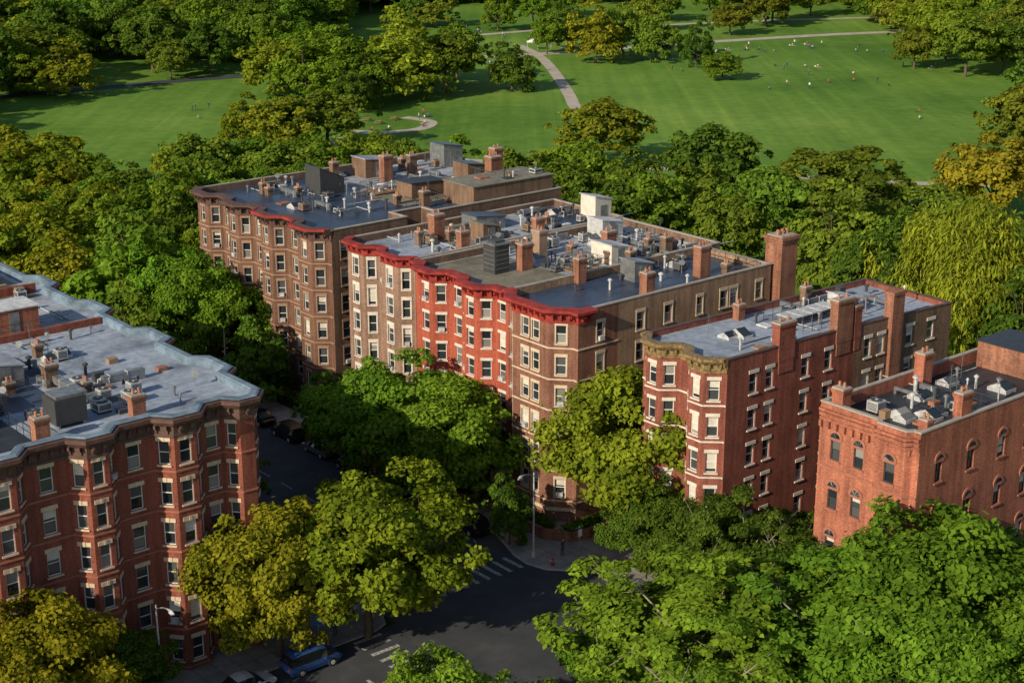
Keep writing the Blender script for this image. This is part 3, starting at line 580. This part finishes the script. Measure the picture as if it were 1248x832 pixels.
for x,y,H,R,c in [(34,262,15,9.5,DARK),(54,252,13,10.5,OLV),(38,231,14,8,GREEN),(50,226,13,8.5,DARK),(62,228,12,7,GREEN),(17,300,13,9.5,(1.8,1.2,1.0)),(0,252,13,7,GREEN),(10,258,13,7.5,BRT),(20,250,13,7,GREEN),(28,240,13,7,GREEN),(-10,258,12,7,BRT),(8,242,13,7,GREEN),(-4,240,12,6,GREEN),(20,232,13,7,BRT),(30,218,13,7,GREEN),(14,226,13,7,DARK),(10,272,10,5,LIME),
    (79,258,14,9,(2.0,1.1,.9)),(97,300,16,9,OLV),(66,208,12,7,DARK),(52,206,13,7,GREEN),(44,214,14,7,GREEN),(80,206,11,7,GREEN),(96,225,12,8,ORG),(46,198,12,6,DARK),(56,190,11,6,DARK),(60,180,11,6,DARK),(68,174,12,6,GREEN),
    (0,393,12,6.5,DARK),(23,443,15,8,YEL),(50,437,12,5,DARK),(40,448,13,7,GREEN),(54,412,7,5,LIME),(10,462,12,6,BRT),(31,456,15,7,GREEN),(118,418,16,10,GREEN),(130,425,14,9,DARK),(108,432,12,6,OLV),(18,472,14,7,DARK),
    (-46,312,12,9,(1.45,1.15,.9)),(-37,318,12,8,OLV),(-54,318,10,6,YEL),(-45,276,11,7,BRT),(-54,270,12,7,GREEN),(-35,276,11,6.5,BRT),(-26,272,12,6.5,LIME),(-38,262,12,7,GREEN),(-30,258,12,6,BRT),(-18,264,12,6,GREEN),
    (-57,385,14,8,LIME),(-48,374,15,8.5,LIME),(-36,370,14,8.5,BRT),(-26,382,16,10,LIME),(-16,392,15,9,GREEN),(-40,390,17,10,BRT),(-28,404,17,10,LIME),(-50,400,16,10,BRT),(-14,408,15,8,GREEN),(-36,360,10,5,DARK),
    (-117,388,12,8,LIME),(-107,386,12,8,YEL),(-80,425,14,9,DARK),(-95,425,17,10,DARK),(-70,445,16,10,GREEN),(-88,414,10,6,GREEN),
    (-82,256,14,8,YEL),(-73,250,14,8,LIME),(-79,266,13,8,YEL),(-89,272,13,8,YEL),(-66,250,12,7,BRT),(-60,244,12,7,GREEN),(-70,240,13,7,YEL),(-58,232,13,7,BRT),(-80,246,13,7,LIME),(-74,228,13,7,LIME),(-50,240,12,7,BRT),(-50,252,12,7,GREEN),(-64,230,12,6,BRT),(-86,236,12,7,LIME),(-62,220,12,6,LIME),(-72,214,12,6,BRT)]:
    P(x,y,H,R,c)
tree(WIL,57,191,18,10,(2.1,1.65,1.3),'willow_tree',8,15); tree(WIL,70,184,17,9,(1.9,1.5,1.2),'willow_tree',8,15)
dm=empty('distant_park_trees')
def mass(poly_fn,x0,x1,y0,y1,step,pal,dens=1.,rr=(7,10),hh=(12,18)):
    y=y0
    while y<y1:
        x=x0
        while x<x1:
            xx=x+random.uniform(-.45,.45)*step; yy=y+random.uniform(-.45,.45)*step
            if poly_fn(xx,yy) and random.random()<dens:
                tree(random.choice(MID),xx,yy,random.uniform(*hh),random.uniform(*rr),random.choice(pal),'park_tree_crown',parent=dm)
            x+=step
        y+=step*.8
mass(lambda x,y: x<-62-(y-440)*.05+max(0,y-500)*.4 and y>438,-200,0,438,680,14,[GREEN,DARK,BRT,DARK,LIME],.9)
mass(lambda x,y: True,-20,260,600,720,16,[GREEN,DARK,OLV,BRT],.7)
mass(lambda x,y: True,-25,120,520,600,20,[GREEN,DARK,OLV,BRT],.36,(5,8),(9,14))
mass(lambda x,y: x>118+(y-450)*.02,105,240,450,600,15,[GREEN,OLV,LIME],.6)
mass(lambda x,y: x<-122,-200,-110,330,430,15,[GREEN,DARK,OLV],.8)
mass(lambda x,y: x>108,100,200,300,360,15,[DARK,OLV,GREEN],.8)
mass(lambda x,y: True,20,110,478,520,24,[GREEN,OLV,LIME],.25,(4,6),(8,12))
mass(lambda x,y: True,-400,400,740,860,26,[GREEN,DARK],.9)

# ------------------------------------------------------------------ ground
gb=MB(); gb.face([(-3000,-500,0),(3000,-500,0),(3000,4000,0),(-3000,4000,0)],'lawn'); gb.obj('ground')
city=empty('city_block_ground',OX,OY,0,ROT)
mb=MB(); mb.face([(-140,-110,.006),(70,-110,.006),(70,8,.006),(46,40,.006),(46,100,.006),(-140,120,.006)],'garden_soil'); mb.obj('soil',city)
rd=empty('road',OX,OY,0,ROT)
mb=MB(); mb.face([(-24,-110,.012),(-4.5,-110,.012),(-7,128,.012),(-24,128,.012)],'asphalt'); mb.face([(-140,-16.5,.016),(-24,-16.5,.016),(-24,-5,.016),(-140,-5,.016)],'asphalt')
mb.face([(-140,128,.012),(10,128,.012),(10,142,.012),(-140,142,.012)],'asphalt'); mb.obj('asphalt_surface',rd)
mk=MB()
for i in range(12): mk.face([(-23+i*1.2,-3.7,.022),(-22.6+i*1.2,-3.7,.022),(-22.6+i*1.2,-1.1,.022),(-23+i*1.2,-1.1,.022)],'marking')
for i in range(9): mk.face([(-28.6,-15.5+i*1.2,.022),(-26,-15.5+i*1.2,.022),(-26,-15.1+i*1.2,.022),(-28.6,-15.1+i*1.2,.022)],'marking')
mk.face([(-22.5,1,.022),(-16,1,.022),(-16,1.3,.022),(-22.5,1.3,.022)],'marking'); mk.face([(-31.2,-15.5,.022),(-30.9,-15.5,.022),(-30.9,-11,.022),(-31.2,-11,.022)],'marking')
for i in range(30): mk.face([(-15.6,4+i*4,.022),(-15.48,4+i*4,.022),(-15.48,6+i*4,.022),(-15.6,6+i*4,.022)],'marking')
mk.obj('road_markings',rd)
for a,b in ((-19,-8),(-13,3),(-18,-20),(-12,26)):
    mc=MB(); mc.cyl(a,b,.013,.024,.42,.42,18,'metal_dark'); mc.obj('manhole_cover',rd)
pv=empty('pavement',OX,OY,0,ROT)
def slab(poly,h=.14):
    m_=MB(); m_.face([(*p,h) for p in poly],'pavement')
    q=offpoly(poly,.16)
    n=len(poly)
    for i in range(n):
        k=(i+1)%n
        m_.face([(*q[i],h),(*q[k],h),(*poly[k],h),(*poly[i],h)],'kerb_stone'); m_.face([(*q[i],0),(*q[k],0),(*q[k],h),(*q[i],h)],'kerb_stone')
    m_.obj('slab',pv)
slab([(-6.9,126),(-6.9,3),(-7.6,1),(-8.5,-1.5),(-8.7,-3.5),(-8.2,-5.3),(-7,-6.6),(-5.6,-7.2),(-4.6,-9),(-4.6,-100),(3,-100),(3,126)])
slab([(3.1,-7.6),(26,-7.6),(26,2),(3.1,2)],.13)
slab([(-140,-5),(-26.2,-5)]+[(-24.9,-4.5),(-24.3,-3.3),(-24.2,-2)]+[(-24.2,126),(-33,126),(-33,0.5),(-140,.5)])
slab([(-140,-100),(-24.2,-100),(-24.2,-18.5),(-25,-16.9),(-26.5,-16.6),(-140,-16.6)])
gd=MB()
for v0,v1 in [(40,66),(25,36),(10.5,23)]: gd.box(-3.6,-.3,v0,v1,.05,.22,'garden_soil')
o=gd.obj('front_garden'); o.location=(OX,OY,0); o.rotation_euler=(0,0,ROT)
gw=MB()
path=[(-4.4,7.2),(-4.4,-.6),(-3.2,-2.4),(-1.4,-3.1),(4,-3.1)]
sweep(gw,path,[(.15,.1),(.15,.95),(.2,.95),(.2,1.1),(-.2,1.1),(-.2,.95),(-.15,.95),(-.15,.1)],'brick_d')
o=gw.obj('brick_garden_wall'); o.location=(OX,OY,0); o.rotation_euler=(0,0,ROT)
def leafbox(name,boxes,n,size,colr,seed=5):
    rs=np.random.RandomState(seed); V=[]
    for (x0,x1,y0,y1,z0,z1) in boxes:
        p=np.stack([rs.uniform(x0,x1,n),rs.uniform(y0,y1,n),z0+(z1-z0)*rs.rand(n)**.5],1)
        nn=rs.normal(0,.6,(n,3))+[0,0,.6]; nn/=np.linalg.norm(nn,axis=1)[:,None]; t=np.cross(nn,rs.normal(0,1,(n,3))); t/=np.linalg.norm(t,axis=1)[:,None]; b=np.cross(nn,t)
        V.append(np.stack([p-t*size,p-b*size*.6,p+t*size,p+b*size*.6],1).reshape(-1,3))
    V=np.concatenate(V); me=bpy.data.meshes.new(name); me.from_pydata(V.tolist(),[],np.arange(len(V)).reshape(-1,4).tolist())
    at=me.attributes.new('tint','FLOAT','FACE'); at.data.foreach_set('value',rs.rand(len(V)//4).astype(np.float32)); me.materials.append(MATS['leaf'])
    o=bpy.data.objects.new(name,me); COL.objects.link(o); o.location=(OX,OY,0); o.rotation_euler=(0,0,ROT); o.color=(*colr,1)
leafbox('hedge',[(-4,-2.6,-.4,7,.2,1.4),(-3.2,3.5,-2.7,-1.4,.2,1.4),(-3.4,-2.0,11,23,.2,1.5),(-3.4,-2,25,35,.2,1.4),(-3.4,-2,40,66,.2,1.6)],2600,.14,DARK)
def ribbon(name,pts,w,z,mat):
    P=[Vector((*p,0)) for p in pts]; Q=[]
    for i in range(len(P)-1):
        for k in range(8):
            t=k/8; p0=P[max(i-1,0)]; p1=P[i]; p2=P[i+1]; p3=P[min(i+2,len(P)-1)]
            Q.append(.5*((2*p1)+(p2-p0)*t+(2*p0-5*p1+4*p2-p3)*t*t+(3*p1-p0-3*p2+p3)*t**3))
    Q.append(P[-1]); m_=MB(); L=[]
    for i,q in enumerate(Q):
        d=(Q[min(i+1,len(Q)-1)]-Q[max(i-1,0)]).normalized(); n=Vector((d.y,-d.x,0))*w/2; L.append(((q+n),(q-n)))
    for i in range(len(L)-1):
        m_.face([(L[i][0].x,L[i][0].y,z),(L[i+1][0].x,L[i+1][0].y,z),(L[i+1][1].x,L[i+1][1].y,z),(L[i][1].x,L[i][1].y,z)],mat)
    return m_.obj(name)
ribbon('park_path',[(2,482),(7,462),(10,440),(12.5,410),(14,385),(14.5,372),(16,360)],3.0,.03,'path')
ribbon('park_path',[(-70,450),(-40,452),(-10,456),(20,468),(50,485),(100,508),(140,520)],5,.034,'path')
ribbon('park_path',[(-30,312),(-10,307),(24,300),(50,292),(77,285),(110,280)],3.0,.038,'path')
ribbon('park_path',[(-48,306),(-40,316),(-35,330),(-34,338),(-28,337),(-20,341),(-18,350),(-24,356)],3.0,.042,'path')
ribbon('park_path',[(-20,500),(10,520),(40,530),(80,545),(140,560)],3.5,.05,'path')
ribbon('park_road',[(-150,372),(-119,388),(-98,402),(-80,414),(-60,424)],6,.046,'asphalt')

# ------------------------------------------------------------------ cars
def car_mesh(name,L=4.6,Wd=1.8,Ht=1.45,suv=False):
    m_=MB(); hw=Wd/2
    zb=.28; hood=.92 if suv else .82; belt=1.0 if suv else .92; rf=Ht
    if suv: st=[(-L/2,.5,.72,.72,.86,.80),(-L/2+.12,zb,belt,belt,.97,.8),(-L/2+.35,zb,belt+.02,rf-.12,1,.78),(-L/2+.9,zb,belt,rf,1,.78),(.3,zb,belt,rf,1,.78),(.95,zb,belt,rf-.1,1,.78),(1.55,zb,hood+.03,hood+.04,1,.84),(L/2-.35,zb,hood-.08,hood-.07,.96,.85),(L/2,.42,.68,.69,.86,.8)]
    else: st=[(-L/2,.5,.75,.76,.86,.80),(-L/2+.15,zb,belt,belt+.01,.96,.82),(-L/2+.75,zb,belt+.02,belt+.05,1,.8),(-L/2+1.35,zb,belt,rf-.05,1,.74),(-.1,zb,belt,rf,1,.74),(.45,zb,belt,rf-.08,1,.74),(1.25,zb,hood+.02,hood+.04,1,.84),(L/2-.3,zb,hood-.12,hood-.11,.95,.85),(L/2,.4,.6,.61,.84,.8)]
    R=[]
    for x,a,b,c,wl,wr in st:
        w=hw*wl; r=hw*wr
        R.append([(x,-w*.93,a),(x,-w,(a+b)/2),(x,-w*.98,b),(x,-r,c),(x,0,c+.035),(x,r,c),(x,w*.98,b),(x,w,(a+b)/2),(x,w*.93,a)])
    for i in range(len(R)-1):
        for j in range(8):
            q=[R[i][j],R[i][j+1],R[i+1][j+1],R[i+1][j]]
            ch=max(abs(st[i][3]-st[i][2]),abs(st[i+1][3]-st[i+1][2])); both=min(st[i][3]-st[i][2],st[i+1][3]-st[i+1][2])
            mat='car_paint'
            if j in (2,5) and ch>.2: mat='car_glass'
            if j in (3,4) and ch>.2 and both<.2: mat='car_glass'
            m_.face(q,mat)
    m_.face(R[0][::-1],'car_paint'); m_.face(R[-1],'car_paint')
    x0,x1=R[-1][0][0],R[0][0][0]
    for s in (-1,1):
        m_.box(x0-.22,x0-.02,min(s*.5,s*.76),max(s*.5,s*.76),.56,.68,'head_light'); m_.box(x1-.01,x1+.16,min(s*.5,s*.76),max(s*.5,s*.76),.66,.8,'tail_light')
        m_.box(.62,.8,min(s*hw,s*(hw+.16)),max(s*hw,s*(hw+.16)),.92,1.04,'car_paint')
        for x in (-L*.29,L*.3):
            y0=s*(hw-.2); y1=s*(hw+.01)
            m_.tube((x,y0,.33),(x,y1,.33),.33,.33,18,'rubber'); m_.tube((x,y1,.33),(x,y1+s*.012,.33),.2,.17,10,'metal_light'); m_.tube((x,y0-.0,.34),(x,s*(hw-.004),.34),.40,.40,18,'metal_dark')
    return m_.mesh(name)
CS=car_mesh('sedan_mesh'); CV=car_mesh('suv_mesh',4.7,1.9,1.72,True)
def car(u,v,rot,c,suv=False,name='parked_car'):
    o=bpy.data.objects.new(name,CV if suv else CS); COL.objects.link(o); x,y=W(u,v); o.location=(x,y,.02); o.rotation_euler=(0,0,ROT+math.radians(rot)); o.color=(*c,1)
BLK=(.012,.013,.015); BLU=(.03,.08,.24); SIL=(.45,.46,.48); WHT=(.7,.7,.7); GRY=(.12,.125,.13); RED=(.25,.02,.02)
for u,v,r,c,s in [(-8.3,5.6,90,BLK,True),(-8.3,11.5,90,GRY,False),(-8.3,17,90,SIL,False),(-8.3,24,90,BLK,True),(-8.3,30,90,GRY,False),(-8.3,36,90,BLK,True),(-8.3,42,90,BLK,False),(-8.3,48,90,SIL,True),(-8.3,55,90,GRY,False),
    (-22.9,6,-90,WHT,False),(-22.9,13,-90,BLK,True),(-22.9,20,-90,GRY,False),(-22.9,33,-90,BLU,False),(-22.9,40,-90,BLK,True),
    (-33.2,-6.6,0,BLU,True),(-39.0,-6.6,0,SIL,False),(-45,-6.4,0,GRY,True),(-51,-6.4,0,WHT,False),(-5.9,-14,90,GRY,False),(-5.9,-20,90,SIL,True),(5,134,0,WHT,False),(-3,134,0,SIL,True),(-10,138,180,BLK,True)]: car(u,v,r,c,s)
def lamp(u,v,rot,H=8):
    m_=MB(); m_.cyl(0,0,0,.5,.2,.16,12,'metal_light'); m_.cyl(0,0,.5,H,.10,.06,10,'metal_light')
    pr=(0,0,H-.3)
    for k in range(1,6):
        t=k/5; q=(2.0*t,0,H-.3+.7*math.sin(t*1.5)); m_.tube(pr,q,.045,.04,7,'metal_light'); pr=q
    x,_,zz=pr; m_.tube((x-.05,0,zz),(x+.35,0,zz-.03),.09,.16,10,'metal_light'); m_.tube((x+.35,0,zz-.03),(x+.75,0,zz-.06),.16,.06,10,'metal_light'); m_.box(x+.1,x+.5,-.1,.1,zz-.2,zz-.13,'head_light')
    o=m_.obj('street_lamp'); X,Y=W(u,v); o.location=(X,Y,.13); o.rotation_euler=(0,0,ROT+math.radians(rot))
lamp(-7.6,-2.9,200); lamp(-44.6,-4.4,-90); lamp(-25,-3,0); lamp(-6.4,22,180); lamp(-6.4,52,180); lamp(-25,30,0)
def signpost(u,v,rot,mat,kind,name):
    m_=MB(); m_.cyl(0,0,0,3.2,.045,.04,8,'metal_grey')
    if kind=='big': m_.box(-.4,.4,.045,.075,2.0,3.5,mat); m_.box(-.3,.3,.076,.08,3.0,3.2,'white_cloth')
    elif kind=='oct':
        m_.tube((0,.045,2.7),(0,.07,2.7),.38,.38,8,mat); m_.tube((0,.071,2.7),(0,.075,2.7),.3,.3,8,'tail_light')
    else:
        m_.box(-.22,.22,.045,.07,2.2,2.85,mat); m_.box(-.45,.45,-.07,-.045,2.9,3.1,'sign_green')
    o=m_.obj(name); X,Y=W(u,v); o.location=(X,Y,.13); o.rotation_euler=(0,0,ROT+math.radians(rot))
signpost(-31.2,-4.7,140,'sign_blue','big','blue_street_sign'); signpost(-4.8,-5.8,180,'white_cloth','small','parking_sign'); signpost(-25.4,-2,200,'white_cloth','oct','stop_sign'); signpost(-7.2,9,90,'white_cloth','small','parking_sign')
m_=MB(); m_.cyl(0,0,0,.12,.2,.2,10,'tail_light'); m_.cyl(0,0,.12,.6,.13,.12,10,'tail_light'); m_.cyl(0,0,.6,.78,.14,.04,10,'tail_light'); m_.tube((-.22,0,.45),(.22,0,.45),.07,.07,8,'metal_light'); m_.tube((0,0,.42),(0,-.2,.42),.07,.07,8,'metal_light')
o=m_.obj('fire_hydrant'); X,Y=W(-7.4,-5.2); o.location=(X,Y,.14)

# ------------------------------------------------------------------ people
def person_mesh(name,joints,edges,rad):
    me=bpy.data.meshes.new(name+'_sk'); me.from_pydata(joints,edges,[]); o=bpy.data.objects.new(name,me); COL.objects.link(o)
    md=o.modifiers.new('s','SKIN')
    for i,r in enumerate(rad): me.skin_vertices[0].data[i].radius=r if isinstance(r,tuple) else (r,r)
    me.skin_vertices[0].data[0].use_root=True
    sb=o.modifiers.new('b','SUBSURF'); sb.levels=1
    dg=bpy.context.evaluated_depsgraph_get(); ev=bpy.data.meshes.new_from_object(o.evaluated_get(dg)); bpy.data.objects.remove(o)
    ev.name=name+'_mesh'; return ev
ed=[(0,1),(1,2),(2,3),(3,4),(2,5),(5,6),(6,7),(2,8),(8,9),(9,10),(0,11),(11,12),(12,13),(13,14),(0,15),(15,16),(16,17),(17,18)]
rd_=[(.14,.1),(.13,.1),(.14,.09),.055,(.09,.105),.055,.042,.035,.055,.042,.035,.09,.06,.045,.04,.09,.06,.045,.04]
stand=[(0,0,.95),(0,0,1.15),(0,0,1.4),(0,0,1.52),(0,.01,1.66),(-.19,0,1.4),(-.24,.02,1.13),(-.25,.08,.86),(.19,0,1.4),(.25,.02,1.13),(.22,.12,.9),(-.1,0,.9),(-.11,.03,.5),(-.12,-.02,.09),(-.12,.12,.05),(.1,0,.9),(.12,.1,.5),(.12,.1,.09),(.12,.24,.05)]
sit=[(0,0,.13),(0,-.05,.33),(0,-.08,.58),(0,-.06,.70),(0,-.04,.84),(-.19,-.08,.58),(-.25,.0,.35),(-.18,.2,.3),(.19,-.08,.58),(.25,.0,.35),(.18,.2,.3),(-.1,.05,.13),(-.16,.42,.4),(-.14,.72,.1),(-.14,.85,.07),(.1,.05,.13),(.24,.42,.25),(.1,.7,.1),(.1,.83,.07)]
PM=[]
for nm,J,zt in (('standing',stand,(.93,1.47,1.72)),('sitting',sit,(.2,.66,.88))):
    ev=person_mesh(nm,J,ed,rd_)
    for k in ('shirt','trousers','skin','hair'): ev.materials.append(MATS[k])
    for p in ev.polygons:
        cx,cy,cz=p.center
        if cz>zt[1]+.16 or (cz>zt[1]+.08 and cy<J[4][1]-.03): i=3
        elif cz>zt[1]: i=2
        elif cz<zt[0] or (nm=='sitting' and cy>.12 and not (abs(cx)>.12 and cz>.26 and cy<.3)): i=1
        else: i=0
        p.material_index=i; p.use_smooth=True
    PM.append(ev)
SH=[(.7,.7,.7),(.45,.08,.08),(.06,.10,.3),(.5,.45,.3),(.05,.05,.05),(.1,.2,.2),(.5,.4,.38)]
def person(x,y,k,blanket=False):
    o=bpy.data.objects.new('park_visitor',PM[k]); COL.objects.link(o); o.location=(x,y,.02); o.rotation_euler=(0,0,random.uniform(0,6.28)); o.color=(*random.choice(SH),1)
    if blanket:
        b=MB(); b.box(-1.0,1.0,-.75,.75,.0,.015,'blanket'); b.box(.5,.8,.3,.55,.016,.3,'white_cloth'); q=b.obj('picnic_blanket'); q.location=(x,y,.005); q.rotation_euler=(0,0,random.uniform(0,3)); q.color=(*random.choice(SH),1)
RP=random.Random(3)
for cx,cy,n in [(-66,372,3),(-72,360,2),(60,420,3),(76,430,5),(66,395,3),(84,415,4),(100,405,2),(70,470,7),(85,480,7),(55,475,5),(110,440,3),(95,360,2),(-24,343,4),(-26,350,4),(30,465,5),(-5,480,5),(5,500,4),(-8,520,5),(60,455,3),(104,468,5),(40,425,2),(-12,450,4)]:
    for _ in range(n):
        k=RP.random()<.6; person(cx+RP.uniform(-8,8),cy+RP.uniform(-8,8),1 if k else 0,k and RP.random()<.4)
for u,v in [(-5.5,-4.4),(-29,-3.6),(-5.8,4)]:
    x,y=W(u,v); o=bpy.data.objects.new('pedestrian',PM[0]); COL.objects.link(o); o.location=(x,y,.14); o.rotation_euler=(0,0,1.2+u); o.color=(*random.choice(SH),1)
for x,y in [(6,472),(13,476)]:
    t_=MB()
    for a in (-1.5,1.5):
        for b in (-1.5,1.5): t_.cyl(a,b,0,2.3,.04,.04,6,'metal_light')
    c4=[(-1.7,-1.7,2.25),(1.7,-1.7,2.25),(1.7,1.7,2.25),(-1.7,1.7,2.25)]
    for i in range(4): t_.face([c4[i],c4[(i+1)%4],(0,0,3.3)],'white_cloth')
    o=t_.obj('canopy_tent'); o.location=(x,y,0)
for x,y in [(-29,347),(-26,352),(-32,351)]:
    t_=MB(); t_.box(-.9,.9,-.4,.4,.7,.76,'wood_deck'); t_.box(-.9,.9,-.85,-.55,.42,.47,'wood_deck'); t_.box(-.9,.9,.55,.85,.42,.47,'wood_deck')
    for a in (-.7,.7): t_.tube((a,-.8,0),(a,.3,.7),.05,.05,5,'wood_deck'); t_.tube((a,.8,0),(a,-.3,.7),.05,.05,5,'wood_deck')
    o=t_.obj('picnic_table'); o.location=(x,y,0); o.rotation_euler=(0,0,x)

# ------------------------------------------------------------------ camera, light
cam=bpy.data.cameras.new('camera'); co_=bpy.data.objects.new('camera',cam); COL.objects.link(co_)
co_.location=(0,0,61); co_.rotation_euler=(math.pi/2-math.atan(622/1950),0,0)
cam.sensor_width=36; cam.lens=36*1950/1248; cam.clip_end=6000; cam.clip_start=1
SC.camera=co_
el=math.radians(26); ax,ay=-.66,-.75; h=math.hypot(ax,ay); ax/=h; ay/=h
sv=Vector((ax*math.cos(el),ay*math.cos(el),math.sin(el)))
sl=bpy.data.lights.new('sun','SUN'); sl.energy=5.0; sl.angle=math.radians(.5); sl.color=(1,.87,.66)
so=bpy.data.objects.new('sun',sl); COL.objects.link(so); so.rotation_euler=sv.to_track_quat('Z','Y').to_euler(); so.location=(0,0,200)
w=bpy.data.worlds.new('World'); SC.world=w; w.use_nodes=True; nt=w.node_tree
sk=nt.nodes.new('ShaderNodeTexSky'); sk.sky_type='NISHITA'; sk.sun_disc=False; sk.sun_elevation=el; sk.sun_rotation=math.atan2(ax,ay)
bg=nt.nodes['Background']; bg.inputs[1].default_value=.10; nt.links.new(sk.outputs[0],bg.inputs[0])
SC.view_settings.view_transform='Standard'; SC.view_settings.look='None'; SC.view_settings.exposure=0
